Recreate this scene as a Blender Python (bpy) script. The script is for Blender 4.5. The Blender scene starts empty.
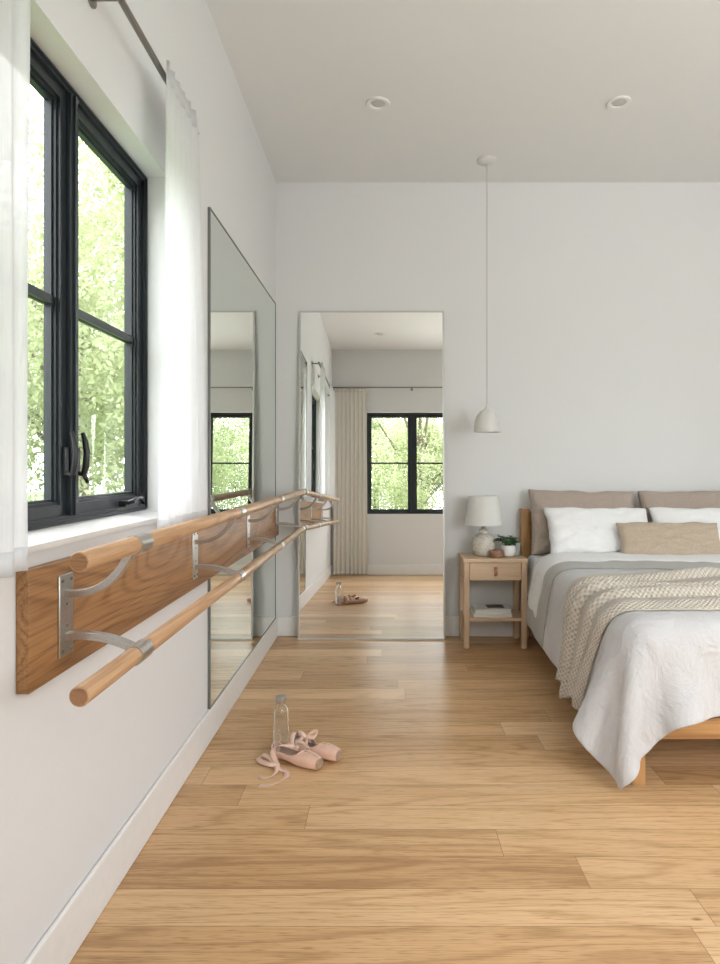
import bpy, bmesh, math, random
import numpy as np
from mathutils import Vector, Matrix, noise
random.seed(7)
S = bpy.context.scene
C = S.collection
PI = math.pi
# ------------------------------------------------------------------ camera, world, exposure
F = 635.0
cd = bpy.data.cameras.new('camera'); cam = bpy.data.objects.new('camera', cd); C.objects.link(cam)
cam.location = (0, 0, 1.2); cam.rotation_euler = (PI/2, 0, 0)
cd.sensor_fit = 'HORIZONTAL'; cd.sensor_width = 36; cd.lens = F/720*36
cd.shift_x = -26/720; cd.shift_y = -16/720; cd.clip_start = 0.02; cd.clip_end = 200
S.camera = cam
w = bpy.data.worlds.new('sky'); S.world = w; w.use_nodes = True
bg = w.node_tree.nodes['Background']; bg.inputs[0].default_value = (0.955, 0.96, 0.99, 1); bg.inputs[1].default_value = 6.6
S.view_settings.view_transform = 'Standard'; S.view_settings.look = 'None'
S.view_settings.gamma = 1; S.view_settings.use_curve_mapping = False
S.view_settings.exposure = 0.2
XL = -0.775; YB = 4.48; YR = -0.15; XR = 3.7; ZC = 3.2           # room planes
def fill_light(name, loc, rot, sx, sy, power):                          # added soft fill lamp outside an added, unseen window
    l = bpy.data.lights.new(name, 'AREA'); l.shape = 'RECTANGLE'; l.size = sx; l.size_y = sy; l.energy = power
    l.color = (0.975, 0.985, 1.0)
    o = bpy.data.objects.new(name, l); C.objects.link(o); o.location = loc; o.rotation_euler = rot
    return o
fill_light('added_fill_rear', (2.35, YR-0.32, 1.6), (PI/2+0.6, 0, 0), 1.6, 1.9, 85)  # added lamp, tilted upward to brighten ceiling and back wall
fill_light('added_fill_right', (XR+0.32, 1.7, 1.5), (PI/2+0.5, 0, PI/2), 1.3, 1.1, 6)  # weak added fill lamp on the unseen right side

# ------------------------------------------------------------------ materials
def newmat(name):
    m = bpy.data.materials.new(name); m.use_nodes = True
    nt = m.node_tree; b = nt.nodes['Principled BSDF']
    return m, nt, b
def N(nt, t, **k):
    n = nt.nodes.new(t)
    for a, v in k.items(): setattr(n, a, v)
    return n
def L(nt, a, b): nt.links.new(a, b)
def math_(nt, op, a, b=None, c=None):
    n = N(nt, 'ShaderNodeMath', operation=op)
    for i, v in enumerate((a, b, c)):
        if v is None: continue
        if isinstance(v, (int, float)): n.inputs[i].default_value = v
        else: L(nt, v, n.inputs[i])
    return n.outputs[0]
def ramp(nt, fac, stops):
    r = N(nt, 'ShaderNodeValToRGB'); e = r.color_ramp.elements
    while len(e) < len(stops): e.new(0.5)
    for i, (p, c) in enumerate(stops): e[i].position = p; e[i].color = (*c, 1) if len(c) == 3 else c
    L(nt, fac, r.inputs[0]); return r.outputs[0]
def bump(nt, b, h, strength, dist):
    n = N(nt, 'ShaderNodeBump'); n.inputs['Strength'].default_value = strength; n.inputs['Distance'].default_value = dist
    L(nt, h, n.inputs['Height']); L(nt, n.outputs[0], b.inputs['Normal']); return n
def noise_(nt, vec, scale, detail=3, rough=0.5, dist=0.0):
    n = N(nt, 'ShaderNodeTexNoise'); n.inputs['Scale'].default_value = scale; n.inputs['Detail'].default_value = detail
    n.inputs['Roughness'].default_value = rough; n.inputs['Distortion'].default_value = dist
    if vec is not None: L(nt, vec, n.inputs['Vector'])
    return n.outputs[0]
def objco(nt): return N(nt, 'ShaderNodeTexCoord').outputs['Object']
def mapping(nt, vec, scale, loc=(0,0,0)):
    n = N(nt, 'ShaderNodeMapping'); n.inputs['Scale'].default_value = scale; n.inputs['Location'].default_value = loc
    L(nt, vec, n.inputs['Vector']); return n.outputs[0]
def plain(name, col, rough=0.6, metal=0.0, bscale=0, bstr=0.1, bdist=0.002, var=0.0, spec=None):
    m, nt, b = newmat(name)
    b.inputs['Roughness'].default_value = rough; b.inputs['Metallic'].default_value = metal
    if spec is not None: b.inputs['Specular IOR Level'].default_value = spec
    co = objco(nt)
    nz = noise_(nt, co, bscale or 30, 3)
    v = var or 0.02
    c = ramp(nt, nz, [(0.3, tuple(x*(1-v) for x in col)), (0.7, tuple(min(1, x*(1+v)) for x in col))])
    L(nt, c, b.inputs['Base Color'])
    if bscale: bump(nt, b, nz, bstr, bdist)
    return m
def wood(name, light, dark, axis, rings=9.0, sc=1.0, rough=0.45, contrast=1.0):
    m, nt, b = newmat(name); co = objco(nt)
    s1 = [5*sc]*3; s1[axis] = 0.7*sc
    s2 = [170]*3; s2[axis] = 4.0
    n1 = noise_(nt, mapping(nt, co, s1), 1.0, 1.5, 0.45, 0.3)
    r = math_(nt, 'SINE', math_(nt, 'MULTIPLY', n1, rings*2*PI))
    r = math_(nt, 'SUBTRACT', 1.0, math_(nt, 'POWER', math_(nt, 'MULTIPLY_ADD', r, -0.5, 0.5), 2.6))
    n2 = noise_(nt, mapping(nt, co, s2), 1.0, 3, 0.6)
    f = math_(nt, 'ADD', math_(nt, 'MULTIPLY', r, 0.42*contrast), math_(nt, 'MULTIPLY_ADD', n2, 1.1, -0.16))
    c = ramp(nt, f, [(0.2, dark), (0.8, light)])
    L(nt, c, b.inputs['Base Color']); b.inputs['Roughness'].default_value = rough
    bump(nt, b, n2, 0.08, 0.001)
    return m
def fabric(name, col, weave=500, wr=0.5, wscale=9, rough=0.9, var=0.06, sheen=0.15):
    m, nt, b = newmat(name); co = objco(nt)
    a = noise_(nt, mapping(nt, co, (1, 1, 0.12)), weave, 2)
    a2 = noise_(nt, mapping(nt, co, (0.12, 0.3, 1)), weave, 2)
    wv = math_(nt, 'MULTIPLY', math_(nt, 'ADD', a, a2), 0.5)
    c = ramp(nt, wv, [(0.35, tuple(x*(1-var) for x in col)), (0.65, tuple(min(1, x*(1+var)) for x in col))])
    L(nt, c, b.inputs['Base Color']); b.inputs['Roughness'].default_value = rough
    b.inputs['Specular IOR Level'].default_value = 0.15; b.inputs['Sheen Weight'].default_value = sheen
    w1 = noise_(nt, co, wscale, 4, 0.55, 1.2)
    w2 = noise_(nt, mapping(nt, co, (1, 1, 0.45)), wscale*3, 3, 0.6, 0.8)
    h = math_(nt, 'ADD', math_(nt, 'MULTIPLY', w1, 1.0), math_(nt, 'MULTIPLY', w2, 0.35))
    h = math_(nt, 'ADD', h, math_(nt, 'MULTIPLY', wv, 0.03))
    bump(nt, b, h, wr, 0.03)
    return m
M = {}
M['wall'] = plain('wall_paint', (0.755, 0.755, 0.76), 0.75, bscale=180, bstr=0.06, bdist=0.001, var=0.006)
M['ceil'] = plain('ceiling_paint', (0.81, 0.81, 0.805), 0.85, bscale=120, bstr=0.05, bdist=0.001, var=0.006)
M['trim'] = plain('white_trim', (0.83, 0.82, 0.81), 0.45)
M['frame'] = plain('charcoal_window_metal', (0.018, 0.023, 0.029), 0.38, var=0.05)
M['blackmetal'] = plain('black_hardware', (0.008, 0.009, 0.011), 0.35)
M['steel'] = plain('brushed_steel', (0.56, 0.54, 0.52), 0.34, 1.0, bscale=260, bstr=0.08, bdist=0.0006, var=0.1)
M['rod'] = plain('rod_metal', (0.27, 0.25, 0.23), 0.35, 0.9)
M['panel_oak'] = wood('honey_oak', (0.42, 0.215, 0.085), (0.19, 0.080, 0.026), 1, rings=24, sc=0.85, rough=0.42, contrast=0.6)
M['barre_oak'] = wood('pale_oak', (0.58, 0.36, 0.20), (0.36, 0.19, 0.09), 1, rings=7, sc=2.0, rough=0.4, contrast=0.5)
M['endgrain'] = wood('oak_end_grain', (0.36, 0.18, 0.085), (0.22, 0.10, 0.045), 0, rings=9, sc=6)
M['bed_oak'] = wood('bed_oak_x', (0.52, 0.28, 0.11), (0.30, 0.135, 0.045), 0, rings=6, sc=1.2)
M['bed_oak_z'] = wood('bed_oak_z', (0.52, 0.28, 0.11), (0.30, 0.135, 0.045), 2, rings=6, sc=1.2)
M['stand_x'] = wood('ash_x', (0.70, 0.52, 0.36), (0.56, 0.385, 0.245), 0, rings=5, sc=1.6, contrast=0.5)
M['stand_z'] = wood('ash_z', (0.70, 0.52, 0.36), (0.56, 0.385, 0.245), 2, rings=5, sc=1.6, contrast=0.5)
M['walnut'] = wood('brown_wood', (0.30, 0.15, 0.08), (0.17, 0.08, 0.04), 0, rings=5, sc=8)
M['taupe'] = fabric('taupe_linen', (0.42, 0.35, 0.30), 420, 0.6, 8)
M['beige'] = fabric('oatmeal_linen', (0.49, 0.40, 0.31), 380, 0.2, 7, var=0.12)
M['white_cotton'] = fabric('white_cotton', (0.86, 0.86, 0.87), 600, 0.5, 8, var=0.01)
M['duvet'] = fabric('pale_grey_linen', (0.60, 0.59, 0.60), 520, 0.75, 6.5, var=0.04)
M['duvet_under'] = fabric('grey_linen_underside', (0.44, 0.43, 0.41), 520, 0.45, 9, var=0.05)
M['cream_curtain'] = fabric('cream_curtain_cloth', (0.74, 0.70, 0.64), 500, 0.1, 3, var=0.02)
M['ceramic_white'] = plain('white_ceramic', (0.78, 0.77, 0.75), 0.3)
M['pendant'] = plain('pendant_enamel', (0.72, 0.71, 0.69), 0.45)
M['cord'] = plain('cord_grey', (0.55, 0.53, 0.50), 0.7)
M['paper'] = plain('book_pages', (0.76, 0.74, 0.70), 0.9, bscale=200, var=0.06)
M['cover'] = plain('book_cover_white', (0.74, 0.72, 0.70), 0.5)
M['dark_print'] = plain('dark_print', (0.06, 0.06, 0.065), 0.5)
M['leather'] = plain('tan_leather', (0.42, 0.19, 0.09), 0.55, bscale=90, bstr=0.2, var=0.1)
M['satin'] = plain('peach_satin', (0.76, 0.50, 0.385), 0.33, bscale=28, bstr=0.35, bdist=0.004, var=0.06)
M['satin_in'] = plain('shoe_lining', (0.46, 0.33, 0.26), 0.8)
M['toe'] = plain('worn_satin', (0.40, 0.26, 0.18), 0.7, bscale=120, var=0.15)
M['sole'] = plain('shoe_sole_leather', (0.50, 0.33, 0.22), 0.7)
M['ribbon'] = plain('peach_ribbon', (0.80, 0.56, 0.44), 0.38, bscale=20, bstr=0.1)
M['soil'] = plain('soil', (0.05, 0.035, 0.025), 0.95, bscale=60, bstr=0.6, var=0.3)
M['plant'] = plain('plant_leaf', (0.045, 0.12, 0.035), 0.4, bscale=40, var=0.35)
M['stem'] = plain('plant_stem', (0.10, 0.16, 0.05), 0.6)
M['bark'] = plain('bark', (0.16, 0.13, 0.10), 0.9, bscale=14, bstr=0.6, bdist=0.03, var=0.3)
M['grass'] = plain('lawn', (0.10, 0.17, 0.05), 0.95, bscale=6, bstr=0.4, var=0.35)
M['gravel'] = plain('pale_patio', (0.55, 0.52, 0.47), 0.9, bscale=20, bstr=0.4, var=0.15)
M['lightlens'] = plain('downlight_lens', (0.60, 0.58, 0.57), 0.5)
# speckled lamp ceramic
m, nt, b = newmat('speckled_stoneware'); co = objco(nt)
n = noise_(nt, mapping(nt, co, (1, 1, 1.8)), 45, 5, 0.7)
L(nt, ramp(nt, n, [(0.36, (0.42, 0.35, 0.28)), (0.46, (0.62, 0.57, 0.50)), (0.7, (0.72, 0.68, 0.62))]), b.inputs['Base Color'])
b.inputs['Roughness'].default_value = 0.7; bump(nt, b, n, 0.5, 0.003); M['stoneware'] = m
# translucent lampshade / sheer curtain
def thin_cloth(name, col, transp, transl):
    m = bpy.data.materials.new(name); m.use_nodes = True; nt = m.node_tree; nt.nodes.clear()
    out = N(nt, 'ShaderNodeOutputMaterial'); d = N(nt, 'ShaderNodeBsdfDiffuse'); t = N(nt, 'ShaderNodeBsdfTranslucent'); tr = N(nt, 'ShaderNodeBsdfTransparent')
    co = objco(nt)
    wv = noise_(nt, mapping(nt, co, (1, 1, 0.05)), 380, 2)
    c = ramp(nt, wv, [(0.3, tuple(x*0.95 for x in col)), (0.7, col)])
    L(nt, c, d.inputs[0]); L(nt, c, t.inputs[0])
    a = N(nt, 'ShaderNodeMixShader'); a.inputs[0].default_value = transl; L(nt, d.outputs[0], a.inputs[1]); L(nt, t.outputs[0], a.inputs[2])
    e = N(nt, 'ShaderNodeMixShader'); e.inputs[0].default_value = transp; L(nt, a.outputs[0], e.inputs[1]); L(nt, tr.outputs[0], e.inputs[2])
    L(nt, e.outputs[0], out.inputs[0]); return m
M['sheer'] = thin_cloth('sheer_voile', (0.93, 0.93, 0.94), 0.22, 0.55)
M['shade'] = thin_cloth('lampshade_linen', (0.93, 0.92, 0.90), 0.0, 0.3)
# leaves
def leafmat(name, c1, c2):
    m = bpy.data.materials.new(name); m.use_nodes = True; nt = m.node_tree; nt.nodes.clear()
    out = N(nt, 'ShaderNodeOutputMaterial'); d = N(nt, 'ShaderNodeBsdfDiffuse'); t = N(nt, 'ShaderNodeBsdfTranslucent')
    c = ramp(nt, noise_(nt, objco(nt), 2.2, 4), [(0.35, c1), (0.65, c2)])
    L(nt, c, d.inputs[0]); L(nt, c, t.inputs[0])
    a = N(nt, 'ShaderNodeMixShader'); a.inputs[0].default_value = 0.45; L(nt, d.outputs[0], a.inputs[1]); L(nt, t.outputs[0], a.inputs[2])
    L(nt, a.outputs[0], out.inputs[0]); return m
M['leaf'] = leafmat('tree_leaf', (0.31, 0.36, 0.18), (0.56, 0.60, 0.38))
# window glass: thin pane, fresnel mix of clear and mirror reflection
m = bpy.data.materials.new('window_glass'); m.use_nodes = True; nt = m.node_tree; nt.nodes.clear()
out = N(nt, 'ShaderNodeOutputMaterial'); tr = N(nt, 'ShaderNodeBsdfTransparent'); gl = N(nt, 'ShaderNodeBsdfGlossy'); gl.inputs['Roughness'].default_value = 0.0
tr.inputs[0].default_value = (0.97, 0.985, 0.98, 1)
lw = N(nt, 'ShaderNodeLayerWeight'); lw.inputs[0].default_value = 0.5; mx = N(nt, 'ShaderNodeMixShader')
fk = math_(nt, 'MULTIPLY_ADD', math_(nt, 'POWER', lw.outputs['Facing'], 5.0), 0.6, 0.025)
L(nt, fk, mx.inputs[0]); L(nt, tr.outputs[0], mx.inputs[1]); L(nt, gl.outputs[0], mx.inputs[2]); L(nt, mx.outputs[0], out.inputs[0]); M['glass'] = m
m, nt, b = newmat('bottle_glass'); b.inputs['Base Color'].default_value = (0.96, 0.97, 0.97, 1); b.inputs['Roughness'].default_value = 0.02
b.inputs['Transmission Weight'].default_value = 1; b.inputs['IOR'].default_value = 1.35; M['bottle'] = m
def mirrormat(name, col, edge=None):
    m, nt, b = newmat(name); b.inputs['Base Color'].default_value = (*col, 1); b.inputs['Metallic'].default_value = 1; b.inputs['Roughness'].default_value = 0.0; return m
M['mirror_a'] = mirrormat('mirror_silver', (0.93, 0.945, 0.93))
M['mirror_b'] = mirrormat('mirror_grey_green', (0.79, 0.84, 0.80))
# floor planks
m, nt, b = newmat('oak_planks'); co = objco(nt); sp = N(nt, 'ShaderNodeSeparateXYZ'); L(nt, co, sp.inputs[0])
PW = 0.147
yn = math_(nt, 'DIVIDE', math_(nt, 'ADD', sp.outputs[1], 10 - (1.949 % PW)), PW)
yn = math_(nt, 'SUBTRACT', yn, (10/PW) % 1)
row = math_(nt, 'FLOOR', yn)
wn = N(nt, 'ShaderNodeTexWhiteNoise', noise_dimensions='1D'); L(nt, math_(nt, 'ADD', row, 0.37), wn.inputs['W'])
xn = math_(nt, 'ADD', math_(nt, 'DIVIDE', sp.outputs[0], 1.75), math_(nt, 'MULTIPLY', wn.outputs[0], 13.0))
colm = math_(nt, 'FLOOR', xn)
cb = N(nt, 'ShaderNodeCombineXYZ'); L(nt, math_(nt, 'ADD', row, 0.5), cb.inputs[0]); L(nt, math_(nt, 'ADD', colm, 0.5), cb.inputs[1])
w2 = N(nt, 'ShaderNodeTexWhiteNoise', noise_dimensions='2D'); L(nt, cb.outputs[0], w2.inputs['Vector'])
off = N(nt, 'ShaderNodeVectorMath', operation='SCALE'); L(nt, w2.outputs['Color'], off.inputs[0]); off.inputs['Scale'].default_value = 40
def vadd(a, bb):
    v = N(nt, 'ShaderNodeVectorMath', operation='ADD'); L(nt, a, v.inputs[0]); L(nt, bb, v.inputs[1]); return v.outputs[0]
g1 = noise_(nt, vadd(mapping(nt, co, (0.55, 6.5, 1)), off.outputs[0]), 1.0, 1.5, 0.5, 0.25)
rg = math_(nt, 'SUBTRACT', 1.0, math_(nt, 'POWER', math_(nt, 'MULTIPLY_ADD', math_(nt, 'SINE', math_(nt, 'MULTIPLY', g1, 75)), 0.5, 0.5), 4.0))
g2 = noise_(nt, vadd(mapping(nt, co, (5, 260, 1)), off.outputs[0]), 1.0, 3, 0.6)
g3 = noise_(nt, vadd(mapping(nt, co, (1.3, 7, 1)), off.outputs[0]), 1.0, 2, 0.5)
t = math_(nt, 'ADD', math_(nt, 'MULTIPLY', rg, 0.17), math_(nt, 'MULTIPLY', g2, 0.52))
t = math_(nt, 'ADD', t, math_(nt, 'MULTIPLY', g3, 0.25))
t = math_(nt, 'ADD', t, math_(nt, 'MULTIPLY_ADD', w2.outputs['Value'], 0.42, -0.04))
pf = noise_(nt, vadd(mapping(nt, co, (16, 330, 1)), off.outputs[0]), 1.0, 1, 0.5)
t = math_(nt, 'SUBTRACT', t, math_(nt, 'MULTIPLY', math_(nt, 'MAXIMUM', math_(nt, 'SUBTRACT', pf, 0.56), 0.0), 1.6))
colr = ramp(nt, t, [(0.34, (0.40, 0.215, 0.09)), (0.62, (0.62, 0.38, 0.185)), (0.92, (0.80, 0.55, 0.315))])
# knots
kn = N(nt, 'ShaderNodeTexVoronoi'); kn.inputs['Scale'].default_value = 1.0; L(nt, vadd(mapping(nt, co, (1.6, 4.6, 1)), off.outputs[0]), kn.inputs['Vector'])
kf = ramp(nt, kn.outputs['Distance'], [(0.012, (0.28, 0.22, 0.18)), (0.035, (1, 1, 1))])
fy = math_(nt, 'FRACT', yn); fx = math_(nt, 'FRACT', xn)
gap = math_(nt, 'MAXIMUM', math_(nt, 'LESS_THAN', fy, 0.011), math_(nt, 'LESS_THAN', fx, 0.0011))
mul = N(nt, 'ShaderNodeMix', data_type='RGBA', blend_type='MULTIPLY'); mul.inputs[0].default_value = 1
L(nt, colr, mul.inputs[6]); L(nt, kf, mul.inputs[7])
mg = N(nt, 'ShaderNodeMix', data_type='RGBA'); L(nt, math_(nt, 'MULTIPLY', gap, 0.75), mg.inputs[0]); L(nt, mul.outputs[2], mg.inputs[6]); mg.inputs[7].default_value = (0.14, 0.07, 0.03, 1)
L(nt, mg.outputs[2], b.inputs['Base Color']); b.inputs['Roughness'].default_value = 0.33; b.inputs['Specular IOR Level'].default_value = 0.45
bump(nt, b, math_(nt, 'SUBTRACT', math_(nt, 'MULTIPLY', g2, 0.2), gap), 0.15, 0.002); M['floor'] = m
# knitted throw (uses UVs in metres)
m, nt, b = newmat('cream_knit'); uv = N(nt, 'ShaderNodeTexCoord').outputs['UV']; sp = N(nt, 'ShaderNodeSeparateXYZ'); L(nt, uv, sp.inputs[0])
K = 2*PI/0.021
su = math_(nt, 'SINE', math_(nt, 'MULTIPLY', sp.outputs[0], K)); sv = math_(nt, 'SINE', math_(nt, 'MULTIPLY', sp.outputs[1], K*0.9))
h = math_(nt, 'MULTIPLY_ADD', math_(nt, 'MULTIPLY', su, sv), 0.5, 0.5)
L(nt, ramp(nt, h, [(0.10, (0.47, 0.41, 0.345)), (0.5, (0.62, 0.56, 0.485)), (0.9, (0.68, 0.62, 0.55))]), b.inputs['Base Color'])
b.inputs['Roughness'].default_value = 0.95; b.inputs['Specular IOR Level'].default_value = 0.1; b.inputs['Sheen Weight'].default_value = 0.2
bump(nt, b, h, 1.0, 0.006); M['knit'] = m

# ------------------------------------------------------------------ mesh helpers
def box(bm, x0, x1, y0, y1, z0, z1):
    v = [bm.verts.new(p) for p in ((x0,y0,z0),(x1,y0,z0),(x1,y1,z0),(x0,y1,z0),(x0,y0,z1),(x1,y0,z1),(x1,y1,z1),(x0,y1,z1))]
    for f in ((0,3,2,1),(4,5,6,7),(0,1,5,4),(1,2,6,5),(2,3,7,6),(3,0,4,7)): bm.faces.new([v[i] for i in f])
    return v
def boxm(*a):
    bm = bmesh.new()
    for q in (a if isinstance(a[0], tuple) else (a,)): box(bm, *q)
    return bm
def wloc(o):
    p = Vector((0, 0, 0))
    while o is not None: p = p + o.location; o = o.parent
    return p
def obj(name, bm, mat, parent=None, smooth=False, bev=0, loc=None, angle=None):
    """bm in world coordinates; the mesh is moved to its parent's (or own) origin"""
    bmesh.ops.recalc_face_normals(bm, faces=bm.faces)
    me = bpy.data.meshes.new(name); bm.to_mesh(me); bm.free()
    o = bpy.data.objects.new(name, me); C.objects.link(o)
    if parent is not None:
        o.parent = parent; me.transform(Matrix.Translation(-wloc(parent)))
    elif loc is not None:
        o.location = loc; me.transform(Matrix.Translation(-Vector(loc)))
    for m_ in (mat if isinstance(mat, list) else [mat]): me.materials.append(m_)
    if smooth:
        me.polygons.foreach_set('use_smooth', [True]*len(me.polygons))
        if angle: me.set_sharp_from_angle(angle=math.radians(angle))
    if bev:
        b_ = o.modifiers.new('bevel', 'BEVEL'); b_.width = bev; b_.segments = 2; b_.limit_method = 'ANGLE'; b_.angle_limit = math.radians(40)
        me.polygons.foreach_set('use_smooth', [True]*len(me.polygons)); me.set_sharp_from_angle(angle=math.radians(35))
    return o
def struct(name, bm, mat, parent=None, **k):
    o = obj(name, bm, mat, parent, **k)
    if parent is None: o['kind'] = 'structure'
    return o
def thing(name, label, cat, loc=(0,0,0), group=None):
    o = bpy.data.objects.new(name, None); C.objects.link(o); o.location = loc; o.empty_display_size = 0.1
    o['label'] = label; o['category'] = cat
    if group: o['group'] = group
    return o
def tag(o, label, cat, group=None, kind=None):
    o['label'] = label; o['category'] = cat
    if group: o['group'] = group
    if kind: o['kind'] = kind
    return o
def lathe(bm, prof, cx, cy, seg=32, close=False):
    rings = []
    for r, z in prof:
        if r < 1e-5: rings.append([bm.verts.new((cx, cy, z))])
        else: rings.append([bm.verts.new((cx+r*math.cos(2*PI*k/seg), cy+r*math.sin(2*PI*k/seg), z)) for k in range(seg)])
    prs = list(zip(rings, rings[1:]))
    if close: prs.append((rings[-1], rings[0]))
    for a, b_ in prs:
        for k in range(seg):
            q = (k+1) % seg
            if len(a) == 1 and len(b_) == 1: break
            if len(a) == 1: bm.faces.new((a[0], b_[k], b_[q]))
            elif len(b_) == 1: bm.faces.new((a[k], b_[0], a[q]))
            else: bm.faces.new((a[k], b_[k], b_[q], a[q]))
    return bm
def tube(bm, pts, r, seg=12, cap=True):
    pts = [Vector(p) for p in pts]; rings = []
    rs = r if isinstance(r, (list, tuple)) else [r]*len(pts)
    up = None
    for i, p in enumerate(pts):
        d = (pts[min(i+1, len(pts)-1)] - pts[max(i-1, 0)]).normalized()
        if up is None:
            up = Vector((0, 0, 1)) if abs(d.z) < 0.9 else Vector((1, 0, 0))
        s = d.cross(up).normalized(); up = s.cross(d).normalized()
        rings.append([bm.verts.new(p + (s*math.cos(2*PI*k/seg) + up*math.sin(2*PI*k/seg))*rs[i]) for k in range(seg)])
    for a, b_ in zip(rings, rings[1:]):
        for k in range(seg): bm.faces.new((a[k], a[(k+1) % seg], b_[(k+1) % seg], b_[k]))
    if cap: bm.faces.new(rings[0]); bm.faces.new(rings[-1][::-1])
    return bm
def flatbar(bm, pts, width_vec, half_w, half_t):
    """rectangular bar swept along pts, its width along width_vec"""
    wv = Vector(width_vec).normalized(); pts = [Vector(p) for p in pts]; rings = []
    for i, p in enumerate(pts):
        d = (pts[min(i+1, len(pts)-1)] - pts[max(i-1, 0)]).normalized(); n = d.cross(wv).normalized()
        rings.append([bm.verts.new(p + wv*a*half_w + n*b_*half_t) for a, b_ in ((-1,-1),(1,-1),(1,1),(-1,1))])
    for a, b_ in zip(rings, rings[1:]):
        for k in range(4): bm.faces.new((a[k], a[(k+1) % 4], b_[(k+1) % 4], b_[k]))
    bm.faces.new(rings[0]); bm.faces.new(rings[-1][::-1]); return bm
def bez(p0, p1, p2, p3, n):
    p0, p1, p2, p3 = map(Vector, (p0, p1, p2, p3)); r = []
    for i in range(n+1):
        t = i/n; r.append(p0*(1-t)**3 + p1*3*t*(1-t)**2 + p2*3*t*t*(1-t) + p3*t**3)
    return r
def gridmesh(P, uv=None, flip=False):
    """P: (nu,nv,3) array -> bmesh with uvs"""
    bm = bmesh.new(); nu, nv = P.shape[:2]
    V = [[bm.verts.new(P[i, j]) for j in range(nv)] for i in range(nu)]
    lay = bm.loops.layers.uv.new('UVMap') if uv is not None else None
    for i in range(nu-1):
        for j in range(nv-1):
            ids = ((i,j),(i+1,j),(i+1,j+1),(i,j+1))
            f = bm.faces.new([V[a][b_] for a, b_ in ids])
            if lay:
                for lp, (a, b_) in zip(f.loops, ids): lp[lay].uv = uv[a, b_]
    return bm
def solid(o, th, off=0, sub=0):
    s = o.modifiers.new('thick', 'SOLIDIFY'); s.thickness = th; s.offset = off; s.use_even_offset = False
    if sub:
        q = o.modifiers.new('sub', 'SUBSURF'); q.levels = sub; q.render_levels = sub
def ring(bm, ax, p0, p1, a0, a1, z0, z1, wd):
    """rectangular ring; ax 'x': thickness along x, spans y,z; ax 'y': thickness along y, spans x,z"""
    for (u0, u1, v0, v1) in ((a0, a0+wd, z0, z1), (a1-wd, a1, z0, z1), (a0+wd, a1-wd, z0, z0+wd), (a0+wd, a1-wd, z1-wd, z1)):
        if ax == 'x': box(bm, p0, p1, u0, u1, v0, v1)
        else: box(bm, u0, u1, p0, p1, v0, v1)
    return bm
def wallhole(ax, p0, p1, a0, a1, z0, z1, holes):
    bm = bmesh.new()
    def q(u0, u1, v0, v1):
        if u1-u0 < 1e-6 or v1-v0 < 1e-6: return
        if ax == 'x': box(bm, p0, p1, u0, u1, v0, v1)
        else: box(bm, u0, u1, p0, p1, v0, v1)
    cur = a0
    for (h0, h1, k0, k1) in sorted(holes):
        q(cur, h0, z0, z1); q(h0, h1, z0, k0); q(h0, h1, k1, z1); cur = h1
    q(cur, a1, z0, z1); return bm

# ------------------------------------------------------------------ room shell
TH = 0.22
W1 = (1.20, 2.258, 1.022, 2.227)          # left window y0,y1,z0,z1
W2 = (-0.275, 1.03, 0.85, 2.30)           # rear window behind the camera
W3 = (1.65, 3.05, 0.55, 2.60)             # added rear window, never in view, to let in more light
W4 = (1.1, 2.3, 0.95, 2.10)             # added right-wall opening, unseen, for extra light
fl = struct('floor', boxm(XL-TH, XR+TH, YR-TH, YB+TH, -0.12, 0), M['floor'])
struct('ceiling', boxm(XL-TH, XR+TH, YR-TH, YB+TH, ZC, ZC+0.15), M['ceil'])
struct('wall_left', wallhole('x', XL-0.155, XL, YR, YB, 0, ZC, [W1]), M['wall'])
struct('wall_back', boxm(XL-TH, XR+TH, YB, YB+TH, 0, ZC), M['wall'])
struct('wall_rear', wallhole('y', YR-TH, YR, XL-TH, XR+TH, 0, ZC, [W2, W3]), M['wall'])
struct('wall_right', wallhole('x', XR, XR+TH, YR, YB, 0, ZC, [W4]), M['wall'])
BH = 0.142
def baseboard(name, x0, x1, y0, y1): struct(name, boxm(x0, x1, y0, y1, 0, BH), M['trim'], bev=0.006)
baseboard('baseboard_left', XL, XL+0.014, YR+0.014, YB-0.014)
baseboard('baseboard_back', XL, XR, YB-0.014, YB)
baseboard('baseboard_rear', XL, XR, YR, YR+0.014)
baseboard('baseboard_right', XR-0.014, XR, YR+0.014, YB-0.014)
# sloping sill of the left window
bm = bmesh.new(); y0, y1 = W1[0], W1[1]; xa, xb = XL-0.085, XL+0.004
pr = [(xa, 1.022), (xb, 1.012), (xb, 1.026), (xa, 1.047)]
va = [bm.verts.new((x, y0, z)) for x, z in pr]; vb = [bm.verts.new((x, y1, z)) for x, z in pr]
for k in range(4): bm.faces.new((va[k], va[(k+1) % 4], vb[(k+1) % 4], vb[k]))
bm.faces.new(va[::-1]); bm.faces.new(vb)
struct('trim_1', bm, M['trim'])

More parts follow.
